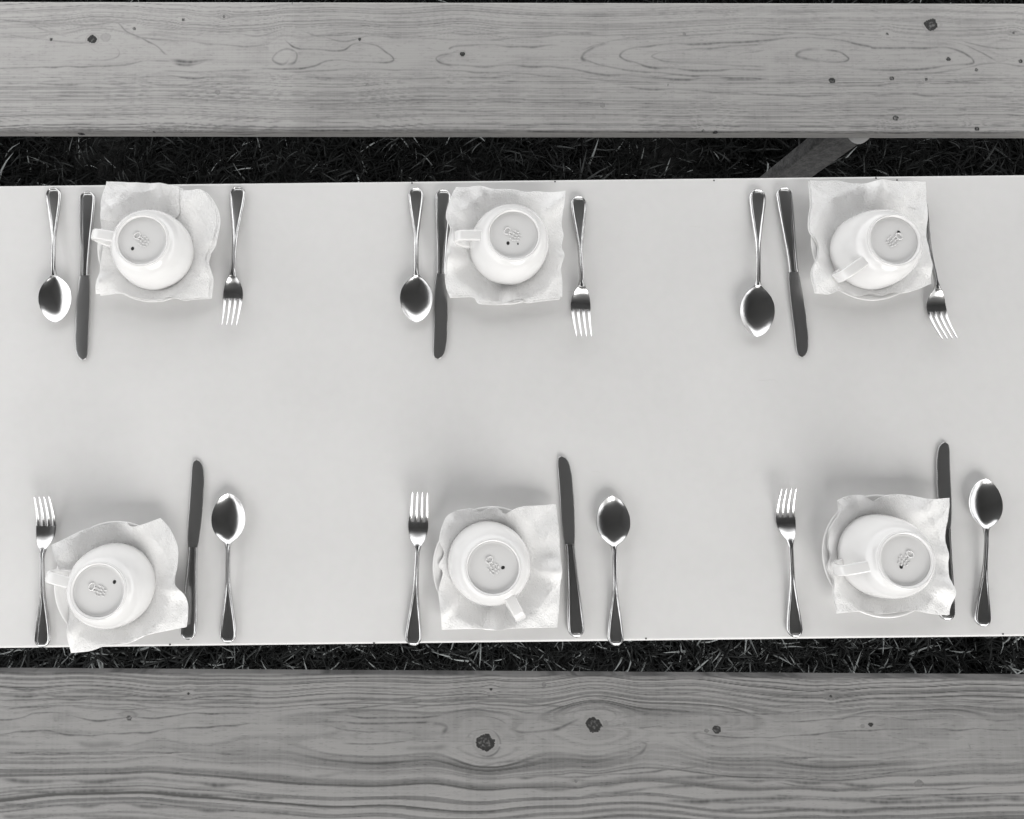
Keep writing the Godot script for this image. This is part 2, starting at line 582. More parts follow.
# a napkin: outline in photo pixels, draped over a saucer at sc, cup at cc
func napkin_mesh(outline: Array, sc: Vector3, cc: Vector3, sd: int, lift: float, slack: float, shift: Vector2, waves: float, star := Vector3.INF) -> ArrayMesh:
	var r := RandomNumberGenerator.new()
	r.seed = sd
	var ph := [r.randf() * TAU, r.randf() * TAU, r.randf() * TAU, r.randf() * TAU]
	var nz := noise(sd, 26.0, 2)
	var pts := []
	var n := outline.size()
	for k in n:
		var p: Vector2 = outline[k] + shift
		var q: Vector2 = outline[(k + 1) % n] + shift
		var p0: Vector2 = outline[(k + n - 1) % n] + shift
		var q1: Vector2 = outline[(k + 2) % n] + shift
		var seg := maxi(int(p.distance_to(q) / 2.0), 1)
		# corners stay sharp, other points are passed smoothly
		var t0 := p0 if (p - p0).normalized().dot((q - p).normalized()) > .45 else p * 2 - q
		var t1 := q1 if (q - p).normalized().dot((q1 - q).normalized()) > .45 else q * 2 - p
		for s in seg:
			pts.append(p.cubic_interpolate(q, t0, t1, float(s) / seg))
	var edge := []
	for p in pts:
		var w := px(p.x, p.y, TABLE_Y + .016)
		edge.append(w)
	var hfun := func(w: Vector3) -> float:
		var rs := Vector2(w.x - sc.x, w.z - sc.z).length()
		var rc := Vector2(w.x - cc.x, w.z - cc.z).length()
		var a := atan2(w.z - cc.z, w.x - cc.x)
		var h := saucer_top(minf(rs, .0725))
		if rs > .0725: h -= (rs - .0725) * .22
		var wv: float = .55 * sin(5 * a + ph[0]) + .5 * sin(9 * a + ph[1] + sin(2 * a + ph[3])) + .35 * sin(14 * a + ph[2])
		wv = (wv + .9) / 1.9
		wv = wv * wv if wv > 0 else 0.0
		var ramp := smoothst(.0495, .082, rc)
		h += ramp * wv * .0100 * waves * slack
		var cr := 1.0 - absf(nz.get_noise_2d(w.x * 1.1, w.z * 1.1)) * 2.6
		h += ramp * (.0014 * (nz.get_noise_2d(w.x + 3.0, w.z) + .6) + .0007 * maxf(cr, 0.0)) * slack
		return maxf(h, .003) + lift
	if star == Vector3.INF: star = cc
	var ncol: int = edge.size()
	var rings_t := []
	var rings_b := []
	var tt := [0.004, .12, .25, .38, .44, .48, .51, .54, .57, .6, .625, .65, .675, .7, .725, .75, .775, .8, .825, .85, .875, .9, .925, .95, .97, .985, .995, 1.0]
	for t in tt:
		var a := PackedVector3Array()
		var b2 := PackedVector3Array()
		for k in ncol:
			var w: Vector3 = star.lerp(Vector3(edge[k].x, star.y, edge[k].z), t)
			var h: float = hfun.call(w)
			a.append(Vector3(w.x - sc.x, h + .0007, w.z - sc.z))
			b2.append(Vector3(w.x - sc.x, h, w.z - sc.z))
		rings_t.append(a)
		rings_b.append(b2)
	rings_b.reverse()
	var b := mb()
	loft(b, rings_t + rings_b, false, false)
	return commit(b)

func place(o: Node3D, from: Vector2, to: Vector2, length: float, y0: float, tip_y: float) -> void:
	var a := px(from.x, from.y, TABLE_Y + .004)
	var c := px(to.x, to.y, TABLE_Y + tip_y)
	c.y = a.y
	o.position = Vector3(a.x, TABLE_Y + y0, a.z)
	o.rotation.y = atan2(-(c.z - a.z), c.x - a.x)
	var s := a.distance_to(c) / length
	o.scale = Vector3(s, 1, clampf(s, .95, 1.05))

func copy(o: Node3D, base: String) -> Node3D:
	var c: Node3D = o.duplicate()
	c.name = numbered(base)
	add_child(c)
	return c

func _ready() -> void:
	rng.seed = 7
	# ------------------------------------------------------------ camera, sky, sun, exposure
	var cam := Camera3D.new()
	cam.name = "camera"
	cam.projection = Camera3D.PROJECTION_FRUSTUM
	cam.near = .05
	cam.far = 600
	cam.size = 819.0 / FOCAL * cam.near
	var pv := NADIR.y - FOCAL * tan(deg_to_rad(TILT))
	cam.frustum_offset = Vector2((512 - NADIR.x) / FOCAL, (pv - 409.5) / FOCAL) * cam.near
	cam.position = Vector3(0, CAM_Y, 0)
	cam.rotation_degrees = Vector3(-90 + TILT, 0, 0)
	add_child(cam)
	cam.current = true

	var env := Environment.new()
	env.background_mode = Environment.BG_SKY
	var sk := ProceduralSkyMaterial.new()
	sk.sky_top_color = Color(.80, .80, .80)
	sk.sky_horizon_color = Color(.90, .90, .90)
	sk.ground_bottom_color = Color(.12, .12, .12)
	sk.ground_horizon_color = Color(.5, .5, .5)
	sk.sun_angle_max = 1.0
	var sky := Sky.new()
	sky.sky_material = sk
	env.sky = sky
	env.tonemap_mode = Environment.TONE_MAPPER_LINEAR
	env.tonemap_exposure = 3.7
	env.sdfgi_enabled = true
	env.ssao_enabled = true
	env.ssil_enabled = true
	var we := WorldEnvironment.new()
	we.name = "world_environment"
	we.environment = env
	add_child(we)

	var sun := DirectionalLight3D.new()
	sun.name = "sun"
	sun.light_energy = .24
	sun.light_angular_distance = 40
	sun.shadow_enabled = true
	sun.light_color = Color(1, .995, .985)
	# low light from the south-south-east: shadows fall towards the pale bench and a little left
	var from := Vector3(.35, .62, 1.0).normalized()
	sun.look_at_from_position(from * 20, Vector3.ZERO, Vector3.UP)
	add_child(sun)

	# ------------------------------------------------------------ materials
	make_materials()

	# ------------------------------------------------------------ ground
	build_ground()
	# ------------------------------------------------------------ furniture
	build_canopy()
	build_table()
	build_benches()
	# ------------------------------------------------------------ table settings
	build_settings()

func make_materials() -> void:
	M.porcelain = mat(.72, .16, .006)
	M.porcelain.clearcoat_enabled = true
	M.porcelain.clearcoat = .4
	M.porcelain.clearcoat_roughness = .08
	M.recess_shade = mat(.67, .4, .004)  # cup foot recess: greyer than the body, partly shade put into the colour
	M.speck = mat(.006, .6)
	# brushed steel: fine streak relief
	var nz := noise(31, .02, 2)
	var im := Image.create(256, 256, false, Image.FORMAT_L8)
	for y in 256:
		for x in 256:
			var v := .5 + .35 * nz.get_noise_2d(x * 1.2, y * 22.0) + .05 * nz.get_noise_2d(x * 5.0, y * 5.0)
			im.set_pixel(x, y, Color(v, v, v))
	im.convert(Image.FORMAT_RGBA8)
	im.bump_map_to_normal_map(1.0)
	var rough := tex(im)
	for a in [["steel", .58, .22], ["steel_polished", .62, .19], ["steel_blade", .60, .30]]:
		var m := mat(a[1], a[2])
		m.metallic = 1.0
		m.normal_enabled = true
		m.normal_texture = rough
		m.normal_scale = .25
		m.uv1_triplanar = true
		m.uv1_scale = Vector3(18, 18, 60)
		M[a[0]] = m
	# paper tissue: crossed embossed hatch
	var fn := noise(77, .06, 3)
	var p := Image.create(512, 512, false, Image.FORMAT_L8)
	for y in 512:
		for x in 512:
			var h := .5 + .16 * sin((x + y) * TAU / 16.0) * sin((x - y) * TAU / 16.0 * .5) + .34 * fn.get_noise_2d(x, y) + .2 * fn.get_noise_2d(x * 4.0, y * 4.0)
			p.set_pixel(x, y, Color(h, h, h))
	p.convert(Image.FORMAT_RGBA8)
	p.bump_map_to_normal_map(8.0)
	M.tissue = mat(.85, 1.0, .004)
	M.tissue.metallic_specular = .1
	M.tissue.normal_enabled = true
	M.tissue.normal_texture = tex(p)
	M.tissue.normal_scale = 1.0
	M.tissue.uv1_triplanar = true
	M.tissue.uv1_scale = Vector3(12, 12, 12)
	M.tissue.backlight = Color(.12, .12, .12)
	# white painted table board: faint wiped stains and scuffs
	var tn := noise(5, .006, 4)
	var t2 := noise(6, .05, 3)
	var ti := Image.create(1024, 512, false, Image.FORMAT_RGB8)
	for y in 512:
		for x in 1024:
			var v := .63 + .016 * tn.get_noise_2d(x * 1.5, y) + .008 * t2.get_noise_2d(x * 2.0, y)
			ti.set_pixel(x, y, g(v, .006))
	# small scuffs and drips
	for k in 24:
		var x := rng.randi_range(4, 1010)
		var y := rng.randi_range(4, 500)
		var ln := rng.randi_range(1, 14)
		var dv := rng.randf_range(.58, .63)
		for s in ln:
			ti.set_pixel(mini(x + s, 1023), clampi(y + int(s * rng.randf_range(-.3, .3)), 0, 511), g(dv, .01))
	M.white_board = mat(1.0, .46)
	M.white_board.albedo_color = Color.WHITE
	M.white_board.albedo_texture = tex(ti)
	M.white_board.clearcoat_enabled = false
	var hn := noise(8, .03, 3)
	var hi := Image.create(512, 512, false, Image.FORMAT_RGBA8)
	for y in 512:
		for x in 512:
			var v := .5 + .5 * hn.get_noise_2d(x, y)
			hi.set_pixel(x, y, Color(v, v, v))
	hi.bump_map_to_normal_map(1.2)
	M.white_board.normal_enabled = true
	M.white_board.normal_texture = tex(hi)
	M.white_board.normal_scale = .12
	M.wood_dark = mat(.16, .8, .02)
	# galvanised metal with a spangle
	var gn := noise(12, .03, 3)
	var gi := Image.create(256, 256, false, Image.FORMAT_RGB8)
	for y in 256:
		for x in 256:
			var v := clampf(.10 + .045 * gn.get_noise_2d(x, y) + .05 * gn.get_noise_2d(x * 4.0, y * 4.0), .04, .6)
			gi.set_pixel(x, y, g(v))
	M.galv = mat(1, .6)
	M.galv.albedo_color = Color.WHITE
	M.galv.albedo_texture = tex(gi)
	M.galv.metallic = .35
	M.galv.uv1_triplanar = true
	M.galv.uv1_scale = Vector3(5, 5, 5)
	M.cap = mat(.45, .5)
	M.fabric = mat(.52, .9)
	M.fabric.backlight = Color(1, 1, 1)
	M.pole = mat(.35, .4)
	M.pole.metallic = .6
	M.grass = mat(1, .6)
	M.grass.albedo_color = Color.WHITE
	M.grass.vertex_color_use_as_albedo = true
	M.grass.roughness = .85
	M.grass.metallic_specular = .12
	M.tack = mat(.03, .5)

func build_ground() -> void:
	var dn := noise(40, .03, 4)
	var im := Image.create(512, 512, false, Image.FORMAT_RGB8)
	for y in 512:
		for x in 512:
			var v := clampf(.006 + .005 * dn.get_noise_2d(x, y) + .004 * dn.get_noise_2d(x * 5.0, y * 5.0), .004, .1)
			im.set_pixel(x, y, g(v))
	var m := mat(1, .95)
	m.albedo_color = Color.WHITE
	m.albedo_texture = tex(im)
	m.uv1_triplanar = true
	m.uv1_world_triplanar = true
	m.uv1_scale = Vector3(1.7, 1.7, 1.7)
	var b := mb()
	b.v = PackedVector3Array([Vector3(-250, 0, -250), Vector3(250, 0, -250), Vector3(250, 0, 250), Vector3(-250, 0, 250)])
	b.i = PackedInt32Array([0, 1, 2, 0, 2, 3])
	var o := part("ground", commit(b), m, self)
	tag(o, "dark soil under the lawn", "ground", "", "structure")
	# grass blades
	var blade := mb()
	var rings := []
	for k in 5:
		var t := k / 4.0
		var w := .0019 * (1 - t * t * .94)
		var c := Vector3(0, sin(t * 1.25) * .045, (1 - cos(t * 1.25)) * .045)
		rings.append(PackedVector3Array([c + Vector3(-w, 0, 0), c + Vector3(0, -.0002, .0006 * (1 - t)), c + Vector3(w, 0, 0), c + Vector3(0, .0003, -.0003)]))
	loft(blade, rings)
	var bm := commit(blade)
	var mm := MultiMesh.new()
	mm.transform_format = MultiMesh.TRANSFORM_3D
	mm.use_colors = true
	mm.mesh = bm
	var clump := noise(91, 2.2, 2)
	var xf := []
	var cols := []
	var N := 140000
	for k in N:
		var x := rng.randf_range(-2.6, 3.0)
		var z := rng.randf_range(-2.0, 1.8)
		# densest where the gaps between table and benches let it show
		if k > 34000:
			x = rng.randf_range(-1.15, 1.55)
			z = rng.randf_range(-.95, -.45) if k % 3 == 0 else (rng.randf_range(.22, .62) if k % 3 == 1 else rng.randf_range(-1.25, -.95))
		var cl := clump.get_noise_2d(x, z)
		var lay := rng.randf_range(.1, 1.1)
		var bs := Basis(Vector3.UP, rng.randf() * TAU) * Basis(Vector3.RIGHT, lay * .9) * Basis(Vector3.FORWARD, rng.randf_range(-.5, .5))
		var s := rng.randf_range(.55, 1.35) * (1 + cl * .5)
		bs = bs.scaled(Vector3(s, s, s))
		xf.append(Transform3D(bs, Vector3(x, 0, z)))
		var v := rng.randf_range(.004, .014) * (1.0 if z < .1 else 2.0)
		var q := rng.randf()
		if q > (.985 if z < 0.1 else .86): v = rng.randf_range(.08, .34)
		elif q > .85: v = rng.randf_range(.02, .05)
		cols.append(Color(v * .95, v, v * 1.0))
	mm.instance_count = xf.size()
	for k in xf.size():
		mm.set_instance_transform(k, xf[k])
		mm.set_instance_color(k, cols[k])
	var gi := MultiMeshInstance3D.new()
	gi.name = "grass"
	gi.multimesh = mm
	gi.material_override = M.grass
	add_child(gi)
	tag(gi, "dark short grass with pale dry blades under table and benches", "grass", "", "stuff")

func build_canopy() -> void:
	var root := thing("canopy_tent", "grey fabric canopy on four poles standing over the table and benches", "canopy", Vector3(1.2, 0, -.02))
	root.rotation.y = .05
	var h := 1.25
	var eave := 2.28
	var w := 2.9
	var cs := [Vector3(-w, eave, -h), Vector3(w, eave, -h), Vector3(w, eave, h), Vector3(-w, eave, h)]
	var ridge := [Vector3(-1.4, 2.95, 0), Vector3(1.4, 2.95, 0), Vector3(1.4, 2.95, 0), Vector3(-1.4, 2.95, 0)]
	for k in 4:
		var a: Vector3 = cs[k]
		var c: Vector3 = cs[(k + 1) % 4]
		var b := mb()
		var dn := Vector3(0, -.004, 0)
		var r0: Vector3 = ridge[k]
		var r1: Vector3 = ridge[(k + 1) % 4]
		if k % 2 == 0:
			loft(b, [PackedVector3Array([a, c, r1, r0]), PackedVector3Array([a + dn, c + dn, r1 + dn, r0 + dn])])
		else:
			loft(b, [PackedVector3Array([a, c, r0]), PackedVector3Array([a + dn, c + dn, r0 + dn])])
		part("roof_panel", commit(b), M.fabric, root)
		b = mb()
		var out := ((a + c) / 2 - Vector3(0, eave, 0)).normalized() * .003
		loft(b, [PackedVector3Array([a + out, c + out, c + out + Vector3(0, -.18, 0), a + out + Vector3(0, -.18, 0)]), PackedVector3Array([a - out, c - out, c - out + Vector3(0, -.18, 0), a - out + Vector3(0, -.18, 0)])])
		part("valance", commit(b), M.fabric, root)
		b = mb()
		var f := a * .985
		board(b, Vector3(f.x, 0, f.z), Vector3(f.x, eave - .02, f.z), .016, .016, .004, Vector3.BACK)
		part("pole", commit(b), M.pole, root)
		b = mb()
		board(b, a + Vector3(0, -.02, 0), r0 + Vector3(0, -.03, 0), .014, .014, .004)
		part("rafter", commit(b), M.pole, root)

func build_table() -> void:
	var t0 := px(20, 185.4, TABLE_Y)
	var t1 := px(980, 175.0, TABLE_Y)
	var b0 := px(20, 648.2, TABLE_Y)
	var b1 := px(1020, 636.6, TABLE_Y)
	var ang := atan2(-((t1.z - t0.z) + (b1.z - b0.z)) / 2, (t1.x - t0.x + b1.x - b0.x) / 2)
	var cx := .15
	var zt := lerpf(t0.z, t1.z, (cx - t0.x) / (t1.x - t0.x))
	var zb := lerpf(b0.z, b1.z, (cx - b0.x) / (b1.x - b0.x))
	var hz := (zb - zt) / 2
	var root := thing("table", "long white painted table set with cups and cutlery", "table", Vector3(cx, 0, (zt + zb) / 2))
	root.rotation.y = ang
	var b := mb()
	loft(b, bar_rings(-1.1, 1.1, hz, .0125, .0035, TABLE_Y - .0125))
	var uv := PackedVector2Array()
	for q in b.v:
		uv.append(Vector2((q.x + 1.1) / 2.2, (q.z + hz) / (2 * hz)))
	b.uv = uv
	var board_top := part("tabletop", commit(b), M.white_board, root)
	for s in [-1, 1]:
		b = mb()
		loft(b, bar_rings(-1.0, 1.0, .012, .016, .003, TABLE_Y - .025 - .0162, s * (hz - .08)))
		part("rail", commit(b), M.wood_dark, root)
		for x in [-.97, .97]:
			b = mb()
			board(b, Vector3(x, 0, s * (hz - .08)), Vector3(x, TABLE_Y - .0575, s * (hz - .08)), .018, .018, .003, Vector3.BACK)
			part("leg", commit(b), M.galv, root)
	for p in [[412, 183], [555, 181.5], [876, 178], [234, 187.5], [897, 180], [646, 638.5], [1003, 634], [100, 646], [170, 644.5], [374, 643.5], [714, 180.5]]:
		b = mb()
		lathe(b, [Vector2(.00001, .0006), Vector2(.0008, .0005), Vector2(.0011, .0001), Vector2(.0011, -.001)], 12)
		var o := part("tack", commit(b), M.tack, board_top)
		var w := px(p[0], p[1], TABLE_Y)
		o.position = root.transform.affine_inverse() * w

func build_benches() -> void:
	# pale bench (far side)
	var y0 := 1.5
	var y1 := 138.5
	var ax := px(0, 70, BENCH_Y).x
	var bx := px(1024, 70, BENCH_Y).x
	var to_top := func(p: Vector2) -> Vector2:
		var wx := lerpf(ax, bx, p.x / 1024.0)
		return Vector2((wx - .15 + 1.1) / 2.2 * TW, (p.y - 1.0 - p.x * .002 - y0) / (y1 - y0) * TH)
	var V := func(a: Array) -> Array:
		var o := [a[0], a[1]]
		for k in range(2, a.size(), 2): o.append(Vector2(a[k], a[k + 1]))
		return o
	var top_lines := [
		[1.0, .55, -60, 68, 0, 67, 60, 65, 115, 64, 140, 61, 172, 59],
		[2.2, .62, 168, 58, 185, 60, 200, 60, 217, 59], [1.4, .5, 172, 61, 192, 63, 208, 60],
		[.9, .42, -60, 20, 0, 20, 40, 23, 80, 25, 112, 23, 125, 31, 150, 42, 168, 55],
		[.9, .36, 0, 33, 30, 38, 50, 40, 80, 42, 92, 40], [1.0, .3, 20, 20, 45, 31, 65, 36],
		[.9, .36, 60, 60, 100, 59, 115, 56, 118, 51, 112, 45], [.7, .25, 88, 46, 96, 52, 106, 50],
		[.9, .45, 130, 36, 180, 41, 230, 45, 256, 45, 285, 43], [.8, .4, 130, 28, 200, 31, 256, 35, 290, 27],
		[.9, .5, 282, 38, 297, 47, 320, 49, 340, 49, 352, 44, 362, 43, 376, 45, 386, 51, 393, 58, 378, 61, 355, 61, 330, 59, 312, 64, 295, 66, 256, 67],
		[1.3, .42, 290, 56, 282, 62, 272, 58, 278, 51, 288, 48, 296, 53, 294, 60, 284, 62],
		[.9, .4, 160, 68, 200, 70, 256, 67], [1.1, .5, 150, 73, 200, 75, 256, 74], [1.0, .42, 0, 81, 60, 81, 115, 81, 180, 82, 256, 80],
		[.8, .3, 0, 95, 60, 93, 120, 92], [1.6, .5, 0, 124, 60, 123, 100, 123, 130, 122, 200, 122, 256, 121],
		[1.2, .5, 215, 128, 256, 127, 285, 128, 256, 131, 220, 132], [1.0, .35, 0, 131, 80, 130, 150, 132, 256, 134],
		[1.2, .5, 560, 45, 512, 46, 475, 45, 455, 46, 449, 49, 460, 51], [1.3, .5, 455, 52, 442, 54, 436, 58, 448, 63, 470, 65, 490, 65, 512, 64, 545, 65, 575, 68, 610, 73, 668, 76, 760, 77],
		[.9, -.4, 396, 58, 412, 58, 428, 54, 444, 50, 456, 49],
		[2.0, .5, 610, 43, 592, 48, 582, 56, 592, 61], [1.2, .6, 582, 57, 600, 64, 630, 69, 668, 72, 720, 75, 768, 76],
		[.9, .42, 580, 50, 600, 44, 640, 37, 720, 34, 768, 34, 850, 35],
		[1.2, .5, 768, 68, 700, 68, 660, 66, 630, 60, 620, 54, 630, 49, 655, 45, 700, 43, 760, 40, 800, 38, 840, 40, 870, 45, 880, 47, 940, 47, 962, 50, 974, 59, 966, 63, 930, 66, 880, 68, 850, 68],
		[1.0, .38, 768, 65, 710, 63, 670, 60, 652, 55, 670, 51, 710, 47, 768, 43],
		[2.0, .45, 822, 48, 804, 50, 797, 54, 808, 58, 826, 61], [1.0, .5, 822, 48, 838, 50, 849, 56, 843, 60, 826, 61, 814, 57],
		[.7, .3, 730, 57, 745, 52, 768, 48], [.7, .3, 850, 49, 870, 52, 880, 56, 868, 60],
		[.9, .42, 940, 40, 970, 46, 990, 55, 1000, 61, 1024, 55], [.9, .42, 1060, 66, 1024, 64, 985, 62, 960, 68, 900, 72],
		[.9, .42, 960, 40, 990, 46, 1024, 48, 1080, 48], [1.1, .45, 768, 80, 820, 80, 838, 83, 900, 81, 1024, 76],
		[1.0, .5, 620, 84, 700, 88, 800, 92, 900, 91, 950, 93, 1024, 93],
		[.9, .45, 305, 97, 400, 96, 512, 97], [.9, .42, 310, 104, 420, 105, 512, 107], [.9, .45, 315, 112, 400, 111, 512, 110],
		[.9, .45, 300, 74, 400, 76, 512, 74], [.9, .42, 260, 72, 330, 68, 400, 68, 512, 71, 600, 77, 660, 81],
		[.9, .4, 310, 35, 350, 34, 420, 34, 512, 33, 600, 32], [.8, .36, 300, 27, 380, 26, 512, 28], [.8, .4, 300, 31, 340, 40, 370, 36, 420, 38, 470, 40, 540, 36, 600, 33],
		[.8, .4, 560, 98, 640, 102, 768, 102, 900, 103, 1024, 104], [1.6, .6, 256, 124, 340, 124, 440, 124, 540, 125, 640, 126, 768, 126, 900, 127, 1024, 127],
		[2.4, .5, 380, 124, 470, 124, 600, 127], [1.0, .5, 512, 119, 640, 120, 768, 120, 1024, 122],
		[1.2, -.35, 512, 129, 560, 128.5, 600, 129, 680, 129, 730, 128.5, 800, 130, 900, 130.5, 1024, 131],
		[.8, .3, 600, 133, 760, 134, 900, 135, 1024, 135],
		[.9, .7, 290.5, 1, 290.5, 6], [.5, -.08, 292, 8, 292, 30, 292, 44],
	]
	var ls := []
	for l in top_lines: ls.append(V.call(l))
	var top_wood := wood({"seed": 300, "y0": y0, "y1": y1, "to_tex": to_top, "lines": ls, "light": .36, "dark": .03, "warm": .022, "saw": .03, "warp": 7.0, "seam": 292.0, "bulges": [[345, 54, 34, 9], [284, 55, 12, 7], [470, 54, 34, 9], [790, 55, 150, 13], [100, 44, 40, 10], [1010, 58, 20, 5]],
		"knots": [[90, 39, 4.2, 1.0], [104, 37, 5.0, .22], [462, 53, 2.6, 1.0], [935, 25, 6.2, .95], [831, 78, 2.9, 1.0], [891, 76, 2.2, .85], [891.5, 113, 2.6, .8], [949, 58, 1.8, .95], [1021, 60, 1.8, .95], [971, 123, 2.2, .95], [712, 127, 2.4, .95], [700, 125, 1.6, .7], [82, 131.5, 3.0, .95], [359, 39, 1.5, .9], [378, 111, 2.0, .45], [601, 101, 2.6, .5], [592, 112, 2.0, .3], [725, 3, 1.6, .9], [181, 20, 1.4, .8], [222, 17, 1.2, .7], [132, 29, 1.4, .7], [49, 39, 1.3, .9], [156, 127, 1.5, .9], [183, 128, 1.2, .7], [38, 130, 1.8, .6], [925, 77, 1.3, .9], [976, 68, 1.2, .8], [890, 34, 1.2, .8], [1017, 33, 1.2, .8], [218, 89, 2.6, .5], [667, 82, 1.2, .5], [686, 34, 1.6, .5], [367, 82, 1.4, .5]],
		"amp": [[0, .24], [30, .22], [40, .07], [64, .07], [76, .24], [112, .26], [122, .4], [130, .2], [138, .2]],
		"dens": [[0, 2.2], [35, 2.0], [60, 1.2], [80, 1.8], [138, 2.2]],
		"band": [[0, 0], [112, 0], [119, .10], [126, .16], [129, .04], [132, -.06], [138, -.04]]})
	var top := bench("pale wooden bench with long oval grain, a supporting leg showing beside it", [Vector2(0, 131.0), Vector2(1024, 133.0)], [Vector2(0, 1.0), Vector2(1024, 3.0)], top_wood, [-1.06, .632], .035, true)
	# white cap under the board by the leg
	var b := mb()
	lathe(b, [Vector2(.00001, -.012), Vector2(.015, -.012), Vector2(.018, -.009), Vector2(.018, .0), Vector2(.00001, .0)], 32)
	var cap := part("leg_cap", commit(b), M.cap, top)
	var wpos := px(859, 133.0, BENCH_Y - .032)
	cap.position = top.transform.affine_inverse() * wpos
	cap.position.y = BENCH_Y - .0272

	# darker bench (near side)
	var z0 := 672.0
	var z1 := 840.0
	var cx := px(0, 750, BENCH_Y).x
	var dx := px(1024, 750, BENCH_Y).x
	var to_bot := func(p: Vector2) -> Vector2:
		var wx := lerpf(cx, dx, p.x / 1024.0)
		return Vector2((wx - .15 + 1.1) / 2.2 * TW, (p.y - (p.x - 512) * .0085 - z0) / (z1 - z0) * TH)
	var bl := [
		[1.0, .55, -60, 716, 0, 717, 20, 716, 32, 711, 55, 711, 75, 716, 95, 718, 130, 716, 160, 715, 200, 711, 256, 712],
		[1.1, .5, -60, 736, 0, 733, 20, 729, 45, 728, 60, 731, 90, 734, 130, 731, 150, 730, 200, 725, 256, 722],
		[1.0, .45, 0, 706, 30, 703, 60, 704, 100, 707, 150, 706, 200, 704, 256, 705],
		[1.0, .5, 0, 697, 60, 696, 120, 697, 200, 697, 256, 697], [1.2, .5, 0, 692, 80, 693, 160, 693, 256, 692], [1.2, .5, 0, 685, 80, 687, 160, 687, 256, 686],
		[3.2, .3, 70, 740, 90, 743, 110, 742, 128, 744], [2.6, .3, -20, 740, 10, 741, 30, 744], [1.3, .5, 0, 750, 60, 751, 110, 751, 160, 751, 220, 752, 256, 754],
		[.8, -.3, 0, 755, 60, 754, 140, 754, 200, 753], [2.0, .4, 0, 767, 60, 769, 110, 768, 150, 766, 200, 769, 256, 772],
		[2.4, .5, 0, 777, 40, 780, 90, 780, 140, 777, 180, 781, 256, 785], [2.6, .55, 0, 790, 50, 791, 100, 789, 150, 790, 220, 795, 300, 798],
		[2.2, .45, 0, 802, 60, 805, 120, 803, 200, 808, 300, 812], [2.2, .4, 0, 815, 80, 814, 180, 819],
		[1.2, .55, 312, 712, 340, 714, 380, 716, 420, 715, 446, 714], [1.5, .6, 314, 718, 334, 721, 370, 722, 410, 721, 436, 720], [2.6, .45, 430, 721, 446, 725, 440, 734],
		[1.2, .55, 318, 722, 340, 728, 370, 731, 410, 730], [1.0, .5, 340, 742, 370, 743, 400, 741, 440, 738], [3.0, .3, 400, 748, 430, 747, 450, 744],
		[1.5, .5, 395, 757, 420, 756, 440, 754], [1.5, .5, 400, 765, 425, 764, 440, 761], [1.0, -.3, 320, 735, 324, 742, 320, 750],
		[3.6, .3, 325, 768, 345, 766, 360, 764], [3.0, .34, 305, 778, 330, 775, 355, 770, 360, 762],
		[1.0, .5, 310, 702, 350, 700, 390, 697, 430, 693, 470, 688, 512, 687], [1.0, .5, 315, 707, 360, 705, 410, 700, 450, 696, 490, 694, 540, 697, 580, 694, 610, 697, 660, 701],
		[1.0, .5, 340, 710, 400, 707, 440, 703, 480, 700, 520, 702, 560, 704, 590, 702], [1.0, .45, 440, 714, 470, 707, 500, 707, 530, 711, 560, 713, 582, 709, 600, 707, 625, 712, 660, 714, 720, 713, 768, 716],
		[1.0, .5, 456, 722, 466, 717, 480, 715, 498, 718, 510, 726], [1.8, .5, 506, 724, 520, 731, 540, 731, 560, 726, 582, 716],
		[1.1, .45, 464, 742, 470, 733, 482, 729, 494, 731, 500, 740, 497, 750, 486, 755, 472, 752], [.9, -.35, 492, 745, 520, 744.5, 575, 745],
		[1.6, .4, 440, 758, 460, 764, 480, 766, 500, 762, 520, 758], [3.4, .3, 520, 762, 550, 764, 590, 763, 620, 757], [2.0, .45, 512, 758, 550, 763, 590, 765, 625, 760, 640, 752, 646, 744, 634, 740],
		[1.2, .45, 512, 776, 560, 777, 620, 774, 680, 768, 768, 764], [2.0, .4, 512, 788, 570, 788, 640, 780, 700, 776, 768, 774], [2.2, .5, 580, 796, 640, 790, 720, 782, 800, 782, 900, 788],
		[2.4, .55, 660, 802, 720, 800, 780, 798, 840, 800, 900, 802, 1024, 799], [2.2, .5, 700, 812, 760, 808, 820, 810, 900, 812], [1.4, .45, 700, 757, 760, 758, 800, 757, 860, 757],
		[1.0, .5, 768, 722, 800, 721, 840, 718, 855, 716, 900, 718, 960, 719, 1024, 720], [1.0, .5, 660, 733, 700, 733, 720, 735, 768, 738, 800, 735, 840, 731, 880, 729, 940, 729, 1024, 730],
		[.9, .45, 640, 711, 700, 709, 768, 712, 820, 709, 860, 709, 1024, 711], [.9, -.3, 800, 759, 860, 760, 940, 759, 1024, 761], [1.0, .5, 768, 772, 830, 777, 900, 771, 960, 766, 1024, 765],
		[1.1, .45, 768, 783, 850, 789, 930, 790, 1024, 786], [1.8, .5, 768, 795, 830, 799, 920, 798, 1024, 797],
		[1.0, .5, 600, 693, 680, 698, 760, 697, 860, 697, 960, 699, 1024, 700], [1.0, .45, 640, 690, 760, 691, 900, 691, 1024, 694], [.9, .4, 590, 704, 650, 709, 740, 705, 850, 703, 1024, 704],
		[.8, .4, 632, 726, 660, 725, 676, 725], [1.0, .4, 620, 716, 640, 715, 650, 714], [.9, .4, 968, 742, 970, 748, 969, 758],
	]
	var ls2 := []
	for l in bl: ls2.append(V.call(l))
